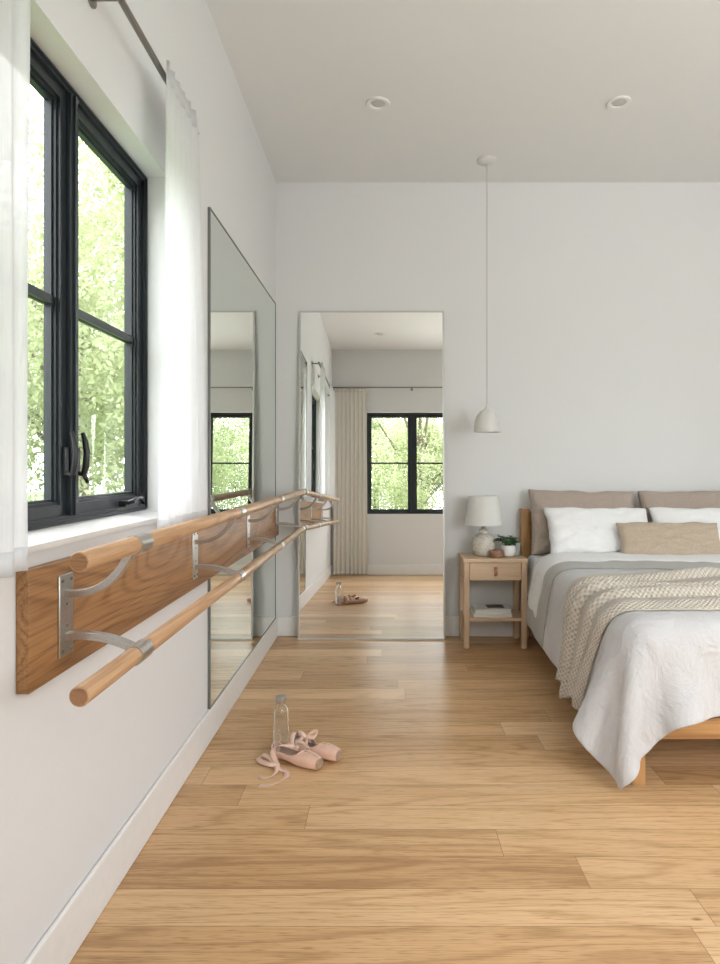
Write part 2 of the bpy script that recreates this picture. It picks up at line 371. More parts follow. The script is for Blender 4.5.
def casement(name, ax, front, out, a0, a1, z0, z1, handles=True):
    """two-sash casement window. front: coordinate of the room-side face, out: +1/-1 outward direction"""
    r = bpy.data.objects.new(name, None); C.objects.link(r); r['kind'] = 'structure'
    mid = (a0+a1)/2
    def rg(p, q): return (min(front+out*p, front+out*q), max(front+out*p, front+out*q))
    if ax == 'x': r.location = (front, mid, z0)
    else: r.location = (mid, front, z0)
    def bx(bm, p, q, u0, u1, v0, v1):
        s, t = rg(p, q)
        if ax == 'x': box(bm, s, t, u0, u1, v0, v1)
        else: box(bm, u0, u1, s, t, v0, v1)
    bm = bmesh.new(); ring(bm, ax, *rg(0, 0.07), a0, a1, z0, z1, 0.022)
    ring(bm, ax, *rg(-0.006, 0.004), a0+0.006, a1-0.006, z0+0.006, z1-0.006, 0.006)
    obj('window_frame', bm, M['frame'], r)
    bm = bmesh.new(); bx(bm, -0.004, 0.07, mid-0.020, mid+0.020, z0+0.022, z1-0.022); bx(bm, -0.010, -0.004, mid-0.007, mid+0.007, z0+0.022, z1-0.022)
    obj('mullion', bm, M['frame'], r)
    for sgn, (u0, u1) in ((-1, (a0+0.022, mid-0.020)), (1, (mid+0.020, a1-0.022))):
        bm = bmesh.new(); ring(bm, ax, *rg(0.010, 0.052), u0, u1, z0+0.022, z1-0.022, 0.030)
        ring(bm, ax, *rg(0.018, 0.048), u0+0.030, u1-0.030, z0+0.052, z1-0.052, 0.008)
        ring(bm, ax, *rg(0.026, 0.044), u0+0.038, u1-0.038, z0+0.060, z1-0.060, 0.007)
        sash = obj('sash', bm, M['frame'], r)
        bm = bmesh.new(); zm = (z0+z1)/2
        bx(bm, 0.022, 0.034, u0+0.043, u1-0.043, zm-0.011, zm+0.011); bx(bm, 0.041, 0.052, u0+0.043, u1-0.043, zm-0.011, zm+0.011)
        obj('muntin', bm, M['frame'], sash)
        bm = bmesh.new(); bx(bm, 0.0352, 0.0402, u0+0.040, u1-0.040, z0+0.062, z1-0.062)
        obj('pane', bm, M['glass'], sash)
        if handles:
            hz = z0 + 0.135; hu = (mid-0.020-0.012) if sgn < 0 else (mid+0.020+0.012)
            def P(p, u, z): return (front+out*p, u, z) if ax == 'x' else (u, front+out*p, z)
            bm = bmesh.new(); bx(bm, 0.0, 0.010, hu-0.008, hu+0.008, hz-0.005, hz+0.07)
            tube(bm, [P(0.0, hu, hz), P(-0.012, hu, hz-0.005), P(-0.019, hu, hz+0.02), P(-0.022, hu, hz+0.055), P(-0.017, hu, hz+0.09), P(-0.010, hu, hz+0.112)], [0.007, 0.008, 0.009, 0.009, 0.008, 0.005], 10)
            if sgn > 0: tube(bm, [P(-0.010, hu, hz), P(-0.018, hu+0.002, hz-0.014), P(-0.018, hu+0.012, hz-0.026)], [0.006, 0.006, 0.005], 8)
            obj('handle', bm, M['blackmetal'], sash, smooth=True, angle=40)
    if handles:
        u = a1 - 0.16
        def P(p, u, z): return (front+out*p, u, z) if ax == 'x' else (u, front+out*p, z)
        bm = bmesh.new(); bx(bm, -0.012, 0.010, u-0.05, u+0.05, z0+0.024, z0+0.042)
        tube(bm, [P(-0.010, u-0.03, z0+0.034), P(-0.028, u-0.03, z0+0.040), P(-0.030, u+0.0, z0+0.050), P(-0.028, u+0.05, z0+0.048)], [0.007, 0.008, 0.006, 0.006], 8)
        tube(bm, [P(-0.028, u+0.05, z0+0.036), P(-0.028, u+0.05, z0+0.062)], 0.008, 8)
        obj('crank', bm, M['blackmetal'], r, smooth=True, angle=40)
    return r
casement('window_1', 'x', XL-0.0825+0.006, -1, W1[0], W1[1], 1.045, W1[3])
casement('window_2', 'y', YR-0.08, -1, *W2, handles=False)
casement('window_added_rear', 'y', YR-0.08, -1, *W3, handles=False)  # added for its light, stays out of view
casement('window_added_right', 'x', XR+0.08, 1, *W4, handles=False)  # unseen window, added to light the room from the right

# ------------------------------------------------------------------ outdoors
struct('ground', boxm(-40, 40, -40, 40, -0.5, -0.4), M['grass'])
struct('ground_patio', boxm(-4.0, 7.0, -6.5, YR-TH-0.02, -0.40, -0.37), M['gravel'])
def foliage_mesh(seed, rad, hgt, n, leaf):
    rs = np.random.RandomState(seed)
    cl = rs.normal(size=(46, 3)); cl /= np.linalg.norm(cl, axis=1)[:, None]
    cl *= (rs.rand(46, 1)**0.35); cl *= np.array([rad, rad, hgt/2])
    k = rs.randint(0, 46, n)
    p = cl[k] + rs.normal(size=(n, 3))*np.array([rad*0.15, rad*0.15, hgt*0.065])
    d1 = rs.normal(size=(n, 3)); d1 /= np.linalg.norm(d1, axis=1)[:, None]
    d2 = np.cross(d1, rs.normal(size=(n, 3))); d2 /= np.linalg.norm(d2, axis=1)[:, None]
    s = leaf*(0.6+0.8*rs.rand(n, 1)); d1 = d1*s; d2 = d2*s*0.5
    V = np.stack([p-d1, p+d2, p+d1, p-d2], 1).reshape(-1, 3)
    me = bpy.data.meshes.new('foliage'); me.vertices.add(4*n); me.vertices.foreach_set('co', V.ravel())
    me.loops.add(4*n); me.loops.foreach_set('vertex_index', np.arange(4*n)); me.polygons.add(n)
    me.polygons.foreach_set('loop_start', np.arange(0, 4*n, 4)); me.update(calc_edges=True); me.validate()
    me.materials.append(M['leaf']); return me
FOL = [foliage_mesh(3, 1.9, 4.6, 26000, 0.046), foliage_mesh(8, 2.3, 5.2, 38000, 0.045)]
def trunk_mesh(seed):
    random.seed(seed); bm = bmesh.new()
    tube(bm, [(0,0,-0.42),(0.05,0.02,0.8),(-0.04,0.05,2.0),(0.05,0,3.4)], [0.16,0.12,0.10,0.04], 10)
    for k in range(7):
        a = random.uniform(0, 2*PI); z = random.uniform(1.0, 2.6); r = random.uniform(0.9, 1.5)
        tube(bm, [(0,0.03,z),(0.5*r*math.cos(a),0.5*r*math.sin(a),z+0.6),(r*math.cos(a),r*math.sin(a),z+1.4)], [0.06,0.04,0.015], 7)
    me = bpy.data.meshes.new('trunk'); bm.to_mesh(me); bm.free(); me.materials.append(M['bark'])
    me.polygons.foreach_set('use_smooth', [True]*len(me.polygons)); return me
TRK = [trunk_mesh(1), trunk_mesh(5)]
def tree(x, y, kind, sc, rz, zc, group, label):
    t = thing('leafy_tree', label, 'tree', (x, y, 0), group); t.rotation_euler.z = rz
    a = bpy.data.objects.new('trunk', TRK[kind]); C.objects.link(a); a.parent = t
    f = bpy.data.objects.new('foliage', FOL[kind]); C.objects.link(f); f.parent = t; f.location = (0, 0, zc); f.scale = (sc, sc, sc)
LB = 'bright green leafy tree outside the barre-side window'
for i, (x, y, k, sc, rz, zc) in enumerate([(-5.0,10.3,1,1.15,0.3,3.4),(-2.4,15.0,1,0.9,1.9,2.6),(-10.2,14.2,1,1.2,2.6,3.2),(-6.8,18.4,1,1.6,4.0,4.6),(-12.6,17.0,1,1.0,5.0,2.2),(-13.5,10.5,1,1.0,0.9,2.6),(-8.4,7.0,1,0.75,2.2,1.9)]):
    tree(x, y, k, sc, rz, zc, 'trees beyond the barre-side window', LB)
LB2 = 'green leafy tree seen in the mirror through the far window'
for i, (x, y, k, sc, rz, zc) in enumerate([(-2.6,-9.0,0,0.85,0.5,1.9),(0.9,-8.0,0,0.8,1.2,2.0),(4.3,-8.8,0,0.85,3.3,2.1),(-6.4,-9.4,0,0.9,2.2,2.0),(8.0,-9.6,1,0.8,4.4,2.3),(-0.4,-14.4,0,1.3,5.2,3.2),(5.4,-15.0,1,1.1,0.1,3.0),(-6.6,-15.6,1,1.2,2.9,3.0)]):
    tree(x, y, k, sc, rz, zc, 'trees reflected in the mirror', LB2)

# ------------------------------------------------------------------ curtains and rods
def curtain(name, ax, c0, a_top, a_bot, ztop, zbot, pleats, amp, mat, th, label, cat, group=None, seed=0, nz=40):
    """hanging pleated cloth. ax: plane normal axis, c0 its coordinate, a_*: (start,end) along the rod"""
    rs = random.Random(seed); n = pleats*10+1; P = np.zeros((n, nz, 3))
    ph = [rs.uniform(0, 6.28) for _ in range(4)]
    for i in range(n):
        u = i/(n-1)
        for j in range(nz):
            v = j/(nz-1); z = ztop + (zbot-ztop)*v
            e = v**0.8
            a = (a_top[0]*(1-e)+a_bot[0]*e)*(1-u) + (a_top[1]*(1-e)+a_bot[1]*e)*u
            ua = u + 0.012*math.sin(9*u+ph[0]+2.2*v)*v
            A = amp*(0.55+0.45*v)*(0.75+0.35*math.sin(5.1*u+ph[1]))
            d = A*math.sin(2*PI*pleats*ua + 0.5*math.sin(3*v+ph[2])*v) + 0.25*A*math.sin(2*PI*pleats*2.1*ua+ph[3])*v
            a += 0.10*(a_bot[1]-a_bot[0])/pleats*math.cos(2*PI*pleats*ua)
            P[i, j] = (c0+d, a, z) if ax == 'x' else (a, c0+d, z)
    mid = (a_bot[0]+a_bot[1])/2
    loc = (c0, mid, zbot) if ax == 'x' else (mid, c0, zbot)
    o = obj(name, gridmesh(P), mat, None, smooth=True, loc=loc); solid(o, th)
    tag(o, label, cat, group)
    # stitched heading and hem belong to the cloth
    H = P[:, :2].copy(); H[:, 0, 2] = ztop+0.002; H[:, 1, 2] = ztop-0.055
    H[:, 1] = np.where(np.arange(3)[None, :] == 2, H[:, 1], P[:, 1])
    h = obj('heading_tape', gridmesh(H), mat, o, smooth=True); solid(h, th*2.2)
    B = P[:, -3:].copy(); B[:, 2, 2] = zbot; B[:, 0, 2] = zbot+0.045; B[:, 1, 2] = zbot+0.022
    h = obj('hem', gridmesh(B), mat, o, smooth=True); solid(h, th*2.2)
    return o
RX = XL+0.078; RZ = 2.425
curtain('sheer_curtain', 'x', RX+0.022, (0.60, 1.200), (0.50, 1.190), RZ+0.022, 1.003, 7, 0.013, M['sheer'], 0.0008,
        'white sheer curtain nearest the viewer at the left edge', 'curtain', 'sheer curtains at the side window', 3)
curtain('sheer_curtain', 'x', RX+0.022, (1.945, 2.27), (1.905, 2.40), RZ+0.022, 0.992, 6, 0.017, M['sheer'], 0.0008,
        'white sheer curtain between the dark window and the tall wall mirror', 'curtain', 'sheer curtains at the side window', 9)
t = thing('curtain_rod', 'slim brown metal curtain rod above the side window', 'curtain rod', (RX, 1.45, RZ))
obj('rod', tube(bmesh.new(), [(RX, 0.45, RZ), (RX, 2.34, RZ)], 0.0095, 14), M['rod'], t, smooth=True, angle=50)
for y in (0.47, 1.665, 2.30):
    bm = bmesh.new(); tube(bm, [(XL+0.001, y, RZ+0.0), (XL+0.007, y, RZ+0.0)], 0.022, 14); tube(bm, [(XL+0.006, y, RZ), (RX-0.009, y, RZ)], 0.006, 10)
    obj('bracket', bm, M['rod'], t, smooth=True, angle=50)
YRC = YR+0.075
curtain('floor_length_curtain', 'y', YRC-0.006, (-0.745, -0.285), (-0.742, -0.262), 2.628, 0.006, 8, 0.014, M['cream_curtain'], 0.002,
        'cream floor-length curtain seen in the standing mirror', 'curtain', None, 5, 60)
t = thing('curtain_rod', 'long thin curtain rod seen in the standing mirror above the far window', 'curtain rod', (0.4, YRC, 2.64))
obj('rod', tube(bmesh.new(), [(-0.76, YRC, 2.64), (1.58, YRC, 2.64)], 0.009, 12), M['rod'], t, smooth=True, angle=50)
for x in (-0.752, 0.37, 1.56):
    bm = bmesh.new(); tube(bm, [(x, YR+0.001, 2.625), (x, YR+0.006, 2.625)], 0.02, 12); tube(bm, [(x, YR+0.005, 2.625), (x, YRC, 2.625), (x, YRC, 2.631)], 0.006, 8)
    obj('bracket', bm, M['rod'], t, smooth=True, angle=50)

# ------------------------------------------------------------------ mirrors
MY0, MY1, MZ0, MZ1 = 2.757, 4.40, BH+0.002, 2.325
t = thing('wall_mirror', 'tall frameless-looking mirror fixed to the left wall behind the barre', 'mirror', (XL, (MY0+MY1)/2, MZ0))
obj('mirror_glass', boxm(XL+0.002, XL+0.010, MY0+0.006, MY1-0.006, MZ0+0.006, MZ1-0.006), M['mirror_b'], t)
obj('mirror_frame', ring(bmesh.new(), 'x', XL+0.0005, XL+0.0125, MY0, MY1, MZ0, MZ1, 0.0062), plain('mirror_edge', (0.20, 0.21, 0.20), 0.35, 0.6), t)
# leaning standing mirror
sx0, sx1, hh, tilt = -0.61, 0.408, 2.292, math.atan2(0.082, 2.29)
t = thing('standing_mirror', 'large rectangular mirror standing on the floor against the back wall', 'mirror', ((sx0+sx1)/2, 4.376, 0.0005))
fo = obj('mirror_frame', ring(bmesh.new(), 'y', 4.376, 4.394, sx0, sx1, 0.0005, hh, 0.012), plain('thin_silver_frame', (0.62, 0.61, 0.59), 0.35, 0.7), t)
go = obj('mirror_glass', boxm(sx0+0.011, sx1-0.011, 4.379, 4.386, 0.0115, hh-0.011), M['mirror_a'], t)
bo = obj('back_board', boxm(sx0+0.012, sx1-0.012, 4.3865, 4.393, 0.0125, hh-0.012), M['dark_print'], t)
for q in (fo, go, bo): q.data.transform(Matrix.Rotation(-tilt, 4, 'X'))

# ------------------------------------------------------------------ barre
BX = -0.574; BR = 0.0198; BZ = (1.020, 0.768); BY0, BY1 = 1.187, 4.392
PF = XL+0.0285                                # front of the board
bm = bmesh.new()
pts = [(XL+0.001, 1.327), (PF, 1.327), (PF, 4.415), (XL+0.0135, 4.415), (XL+0.0135, MY0-0.004), (XL+0.001, MY0-0.004)]
va = [bm.verts.new((x, y, 0.722)) for x, y in pts]; vb = [bm.verts.new((x, y, 0.980)) for x, y in pts]
for k in range(6): bm.faces.new((va[k], va[(k+1) % 6], vb[(k+1) % 6], vb[k]))
bm.faces.new(va[::-1]); bm.faces.new(vb)
t = thing('ballet_barre', 'double wooden ballet barre on steel brackets screwed to a long oak wall board', 'ballet barre', (XL, 2.85, 0.722))
obj('backing_board', bm, M['panel_oak'], t, bev=0.002)
def rounded_rail(z):
    bm = bmesh.new(); r = BR
    ys = [(BY0, r-0.0028), (BY0+0.001, r-0.001), (BY0+0.003, r), (BY1-0.006, r), (BY1-0.002, r-0.0025), (BY1, r-0.006)]
    prev = None
    for y, rr in ys:
        cur = [bm.verts.new((BX+rr*math.cos(2*PI*k/32), y, z+rr*math.sin(2*PI*k/32))) for k in range(32)]
        if prev:
            for k in range(32): bm.faces.new((prev[k], prev[(k+1) % 32], cur[(k+1) % 32], cur[k]))
        else: bm.faces.new(cur[::-1])
        prev = cur
    bm.faces.new(prev); return bm
for z in BZ:
    ra = obj('rail', rounded_rail(z), M['barre_oak'], t, smooth=True, angle=50)
    for ye, sg in ((BY0, -1), (BY1, 1)):
        q_ = obj('end_grain', tube(bmesh.new(), [(BX, ye-0.001*sg, z), (BX, ye+0.0008*sg, z)], BR-0.0032, 32), M['endgrain'], ra); q_['label'] = 'darker round cut end'
for y in (1.475, 2.475, 3.43, 4.33):
    br = obj('bracket', boxm(PF, PF+0.005, y-0.032, y+0.032, 0.760, 0.950), M['steel'], t, bev=0.002)
    for up, z in ((1, BZ[0]), (0, BZ[1])):
        if up: path = bez((PF+0.003, y, 0.905), (PF+0.075, y, 0.900), (BX-0.05, y, 0.930), (BX-0.014, y, z-BR*0.6), 16)
        else: path = bez((PF+0.003, y, 0.806), (PF+0.05, y, 0.812), (BX-0.065, y, 0.805), (BX-0.014, y, z+BR*0.55), 16)
        obj('arm', flatbar(bmesh.new(), path, (0, 1, 0), 0.0125, 0.0085), M['steel'], br, bev=0.002)
        bm = bmesh.new()
        prof = [(BR+0.0003, -0.034), (BR+0.0028, -0.034), (BR+0.0028, 0.034), (BR+0.0003, 0.034)]
        rg_ = [[bm.verts.new((BX+r*math.cos(2*PI*k/32), y+dy, z+r*math.sin(2*PI*k/32))) for k in range(32)] for r, dy in prof]
        for a, b_ in zip(rg_, rg_[1:]+rg_[:1]):
            for k in range(32): bm.faces.new((a[k], a[(k+1) % 32], b_[(k+1) % 32], b_[k]))
        obj('collar', bm, M['steel'], br, smooth=True, angle=40)
    for dy, z, r_, e in [(-0.02,0.774,0.0042,0.0075),(0.02,0.774,0.0042,0.0075),(-0.02,0.936,0.0042,0.0075),(0.02,0.936,0.0042,0.0075),(0,0.83,0.0035,0.0065),(0,0.88,0.0035,0.0065)]:
        obj('screw', tube(bmesh.new(), [(PF+0.004, y+dy, z), (PF+e, y+dy, z)], r_, 10), M['rod'], br, smooth=True, angle=40)

# ------------------------------------------------------------------ ceiling lights and pendant
def downlight(x, y, label, tiltx=0):
    t = thing('recessed_downlight', label, 'ceiling light', (x, y, ZC), 'recessed ceiling downlights')
    bm = lathe(bmesh.new(), [(0.040, ZC-0.001), (0.044, ZC-0.008), (0.062, ZC-0.010), (0.066, ZC-0.006), (0.066, ZC-0.0005)], x, y, 36)
    obj('trim_ring', bm, M['trim'], t, smooth=True, angle=50)
    bm = lathe(bmesh.new(), [(0.0, ZC-0.004-tiltx), (0.036, ZC-0.003), (0.041, ZC-0.0005)], x, y, 32)
    obj('lens', bm, M['lightlens'], t, smooth=True)
downlight(-0.044, 3.50, 'recessed round ceiling light left of the pendant cord')
downlight(1.28, 3.49, 'recessed round ceiling light at upper right over the bed')
downlight(-0.085, 0.66, 'recessed round ceiling light seen only in the standing mirror')
px, py = 0.66, 4.15
t = thing('pendant_lamp', 'small white dome pendant hanging on a long cord beside the mirror', 'pendant lamp', (px, py, ZC))
obj('ceiling_canopy', lathe(bmesh.new(), [(0, ZC-0.026), (0.012, ZC-0.026), (0.05, ZC-0.016), (0.064, ZC-0.006), (0.066, ZC-0.0005), (0, ZC-0.0005)], px, py, 32), M['pendant'], t, smooth=True, angle=60)
obj('cord', tube(bmesh.new(), [(px, py, ZC-0.02), (px, py, 1.58)], 0.0028, 8), M['cord'], t, smooth=True)
bm = lathe(bmesh.new(), [(0.006, 1.60), (0.008, 1.585), (0.016, 1.580), (0.020, 1.572), (0.045, 1.558), (0.068, 1.527), (0.080, 1.485), (0.085, 1.43), (0.0855, 1.42), (0.082, 1.42), (0.081, 1.43), (0.076, 1.485), (0.064, 1.525), (0.043, 1.552), (0.0, 1.565)], px, py, 40)
obj('lamp_shade', bm, M['pendant'], t, smooth=True, angle=60)
obj('bulb', lathe(bmesh.new(), [(0.012, 1.566), (0.013, 1.52), (0.026, 1.49), (0.028, 1.475), (0.02, 1.455), (0.0, 1.448)], px, py, 20), M['ceramic_white'], t, smooth=True)

# ------------------------------------------------------------------ nightstand
nx0, nx1, ny0, ny1, nz = 0.507, 0.930, 4.150, 4.458, 0.592
t = thing('nightstand', 'pale wood nightstand with one drawer and a low shelf', 'nightstand', ((nx0+nx1)/2, (ny0+ny1)/2, 0))
obj('top', boxm(nx0, nx1, ny0, ny1, nz-0.024, nz), M['stand_x'], t, bev=0.003)
for x in (nx0+0.004, nx1-0.041):
    for y in (ny0+0.008, ny1-0.046):
        obj('leg', boxm(x, x+0.037, y, y+0.037, 0.0005, nz-0.024), M['stand_z'], t, bev=0.006)
obj('body', boxm((nx0+0.010, nx0+0.034, ny0+0.045, ny1-0.046, 0.445, nz-0.024), (nx1-0.034, nx1-0.010, ny0+0.045, ny1-0.046, 0.445, nz-0.024),
    (nx0+0.041, nx1-0.041, ny1-0.036, ny1-0.016, 0.445, nz-0.024), (nx0+0.034, nx1-0.034, ny0+0.045, ny1-0.046, 0.445, 0.455)), M['stand_x'], t)
dr = obj('drawer', boxm(nx0+0.0435, nx1-0.0435, ny0+0.014, ny0+0.034, 0.449, nz-0.027), M['stand_x'], t, bev=0.002)
lx = (nx0+nx1)/2
bm = bmesh.new(); flatbar(bm, [(lx, ny0+0.010, 0.538), (lx, ny0+0.004, 0.528), (lx, ny0-0.002, 0.508), (lx, ny0+0.002, 0.488), (lx, ny0+0.011, 0.482)], (1, 0, 0), 0.010, 0.002)
pl = obj('pull_tab', bm, M['leather'], dr)
bm = bmesh.new()
for z in (0.530,): tube(bm, [(lx, ny0+0.008, z), (lx, ny0-0.0005, z)], 0.004, 10)
obj('stud', bm, M['rod'], dr, smooth=True)
sh = obj('shelf', boxm(nx0+0.012, nx1-0.012, ny0+0.020, ny1-0.020, 0.178, 0.202), M['stand_x'], t, bev=0.002)
# books
def book(x0, x1, y0, y1, z0, th, ang, label, col, pic):
    cx_, cy_ = (x0+x1)/2, (y0+y1)/2
    t = thing('book', label, 'book', (cx_, cy_, z0), 'white books on the nightstand shelf')
    objs = [obj('cover', boxm((x0, x1, y0, y1, z0, z0+0.0025), (x0, x1, y0, y1, z0+th-0.0025, z0+th), (x0, x0+0.003, y0, y1, z0+0.0025, z0+th-0.0025)), col, t),
            obj('pages', boxm(x0+0.003, x1-0.004, y0+0.004, y1-0.004, z0+0.0025, z0+th-0.0025), M['paper'], t)]
    if pic: objs.append(obj('cover_photo', boxm(x0+0.09, x1-0.035, y0+0.05, y1-0.02, z0+th, z0+th+0.0004), M['dark_print'], t))
    for q in objs: q.data.transform(Matrix.Rotation(ang, 4, 'Z'))
book(0.578, 0.836, 4.185, 4.355, 0.2025, 0.024, 0.0, 'white book lying at the bottom of the shelf stack', M['cover'], False)
book(0.588, 0.828, 4.190, 4.355, 0.2268, 0.026, 0.03, 'white book on top of the stack with a dark picture', M['cover'], True)
# table lamp
lx, ly, z0 = 0.662, 4.315, nz+0.0005
t = thing('table_lamp', 'table lamp with rough cream pottery base and white drum shade', 'lamp', (lx, ly, z0))
R_ = [(0.0, z0), (0.050, z0), (0.066, z0+0.010), (0.077, z0+0.045), (0.079, z0+0.085), (0.074, z0+0.118), (0.055, z0+0.140), (0.032, z0+0.149), (0.028, z0+0.155), (0.029, z0+0.168), (0.033, z0+0.172), (0.030, z0+0.176), (0.0, z0+0.176)]
obj('base', lathe(bmesh.new(), R_, lx, ly, 40), M['stoneware'], t, smooth=True, angle=60)
obj('socket', lathe(bmesh.new(), [(0, z0+0.176), (0.014, z0+0.176), (0.014, z0+0.23), (0.0, z0+0.235)], lx, ly, 20), M['rod'], t, smooth=True, angle=40)
bm = lathe(bmesh.new(), [(0.129, 0.802), (0.098, 0.997), (0.0965, 0.997), (0.1275, 0.802)], lx, ly, 48, close=True)
s_ = obj('lamp_shade', bm, M['shade'], t, smooth=True, angle=50)
bm = bmesh.new()
for k in range(3): a = k*2*PI/3+0.4; tube(bm, [(lx, ly, 0.975), (lx+0.095*math.cos(a), ly+0.095*math.sin(a), 0.985)], 0.0015, 6)
tube(bm, [(lx, ly, z0+0.233), (lx, ly, 0.978)], 0.002, 6); obj('harp', bm, M['rod'], t)
obj('bulb', lathe(bmesh.new(), [(0.010, z0+0.234), (0.012, z0+0.25), (0.028, z0+0.28), (0.028, z0+0.295), (0.018, z0+0.315), (0.004, z0+0.32)], lx+0.0, ly-0.006, 18), M['ceramic_white'], t, smooth=True)
# small round wooden box
bx_, by_ = 0.735, 4.222
t = thing('trinket_box', 'small round brown wooden box in front of the lamp', 'box', (bx_, by_, z0))
obj('body', lathe(bmesh.new(), [(0, z0), (0.040, z0), (0.0455, z0+0.006), (0.0455, z0+0.030), (0, z0+0.030)], bx_, by_, 32), M['walnut'], t, smooth=True, angle=40)
obj('lid', lathe(bmesh.new(), [(0, z0+0.0305), (0.0465, z0+0.0305), (0.0465, z0+0.043), (0.043, z0+0.048), (0.030, z0+0.049), (0, z0+0.046)], bx_, by_, 32), M['walnut'], t, smooth=True, angle=40)
# plant
qx, qy = 0.822, 4.262
t = thing('potted_plant', 'small dark green leafy plant in a round white pot', 'plant', (qx, qy, z0))
obj('pot', lathe(bmesh.new(), [(0, z0), (0.030, z0), (0.043, z0+0.012), (0.049, z0+0.038), (0.047, z0+0.062), (0.043, z0+0.078), (0.040, z0+0.078), (0.043, z0+0.058), (0.0, z0+0.056)], qx, qy, 36), M['ceramic_white'], t, smooth=True, angle=60)
obj('soil', lathe(bmesh.new(), [(0, z0+0.064), (0.030, z0+0.063), (0.0415, z0+0.058)], qx, qy, 24), M['soil'], t, smooth=True)
rs = random.Random(12); bs = bmesh.new(); bl = bmesh.new()
def leaf(bm, base, d, up, ln, wd):
    d = Vector(d).normalized(); s = d.cross(Vector(up)).normalized(); n_ = s.cross(d).normalized(); prev = None
    for i in range(6):
        u = i/5; c = Vector(base) + d*ln*u - n_*ln*0.28*u*u; h_ = wd*math.sin(PI*min(0.98, 0.06+u*0.94))**0.8
        cur = [bm.verts.new(c - s*h_ + n_*h_*0.25), bm.verts.new(c), bm.verts.new(c + s*h_ + n_*h_*0.25)]
        if prev:
            for k in range(2): bm.faces.new((prev[k], prev[k+1], cur[k+1], cur[k]))
        prev = cur
for k in range(24):
    a = rs.uniform(0, 2*PI); r = rs.uniform(0.02, 0.078); hz = rs.uniform(0.085, 0.140)
    tip = (qx + r*math.cos(a)*1.0, qy + r*math.sin(a)*0.7, z0+hz); b0 = (qx+0.012*math.cos(a), qy+0.012*math.sin(a), z0+0.06)
    midp = ((b0[0]+tip[0])/2, (b0[1]+tip[1])/2, z0+0.03+hz*0.7)
    tube(bs, [b0, midp, tip], [0.0018, 0.0015, 0.001], 6)
    for q in range(4):
        f = 0.45+0.18*q; p = Vector(midp).lerp(Vector(tip), min(1, (f-0.45)*1.9)); aa = a + (1.2 if q % 2 else -1.2)*(0 if q == 3 else 1) + rs.uniform(-.4, .4)
        leaf(bl, p, (math.cos(aa), math.sin(aa), rs.uniform(-0.1, 0.5)), (0, 0, 1), rs.uniform(0.032, 0.046), rs.uniform(0.012, 0.017))
obj('stem', bs, M['stem'], t, smooth=True); lo = obj('foliage', bl, M['plant'], t, smooth=True); solid(lo, 0.0006)
# small pale grey cup behind the plant
gx, gy = 0.884, 4.335
t = obj('cup', lathe(bmesh.new(), [(0, z0), (0.026, z0), (0.030, z0+0.008), (0.034, z0+0.085), (0.031, z0+0.085), (0.027, z0+0.012), (0, z0+0.010)], gx, gy, 28), plain('pale_grey_glaze', (0.42, 0.46, 0.46), 0.3), None, smooth=True, angle=50, loc=(gx, gy, z0))
tag(t, 'pale grey-blue cup half hidden behind the plant pot', 'cup')

# ------------------------------------------------------------------ bed
bx0, bx1, by0, by1 = 0.925, 2.505, 2.385, 4.40
t = thing('bed_frame', 'oak bed frame with plain headboard and square legs', 'bed', ((bx0+bx1)/2, 3.4, 0))
obj('headboard', boxm(bx0+0.015, bx1-0.015, 4.405, 4.435, 0.22, 0.885), M['bed_oak'], t, bev=0.004)
for x in (bx0+0.012, bx1-0.072): obj('headboard_post', boxm(x, x+0.06, 4.395, 4.455, 0.0005, 0.905), M['bed_oak_z'], t, bev=0.004)
obj('side_rail', boxm(bx0+0.005, bx0+0.035, by0+0.05, 4.395, 0.165, 0.285), wood('bed_oak_y', (0.52,0.28,0.11), (0.30,0.135,0.045), 1, 6, 1.2), t, bev=0.003)
obj('side_rail', boxm(bx1-0.035, bx1-0.005, by0+0.05, 4.395, 0.165, 0.285), bpy.data.materials['bed_oak_y'], t, bev=0.003)
obj('foot_rail', boxm(bx0+0.05, bx1-0.05, by0+0.006, by0+0.036, 0.170, 0.250), M['bed_oak'], t, bev=0.003)
for x in (bx0, bx1-0.05): obj('leg', boxm(x, x+0.05, by0, by0+0.05, 0.0005, 0.285), M['bed_oak_z'], t, bev=0.003)
obj('slat_base', boxm(bx0+0.035, bx1-0.035, by0+0.05, 4.39, 0.225, 0.265), M['bed_oak'], t)
mx0, mx1, my0, my1, mz0, mz1 = 0.965, 2.465, 2.44, 4.385, 0.266, 0.600
bm = boxm(mx0, mx1, my0, my1, mz0, mz1); bmesh.ops.bevel(bm, geom=bm.edges[:], offset=0.05, segments=5, affect='EDGES', profile=0.5)
o = obj('mattress', bm, M['white_cotton'], None, smooth=True, loc=((mx0+mx1)/2, 3.4, mz0)); tag(o, 'mattress in a white fitted sheet on the oak bed frame', 'mattress')

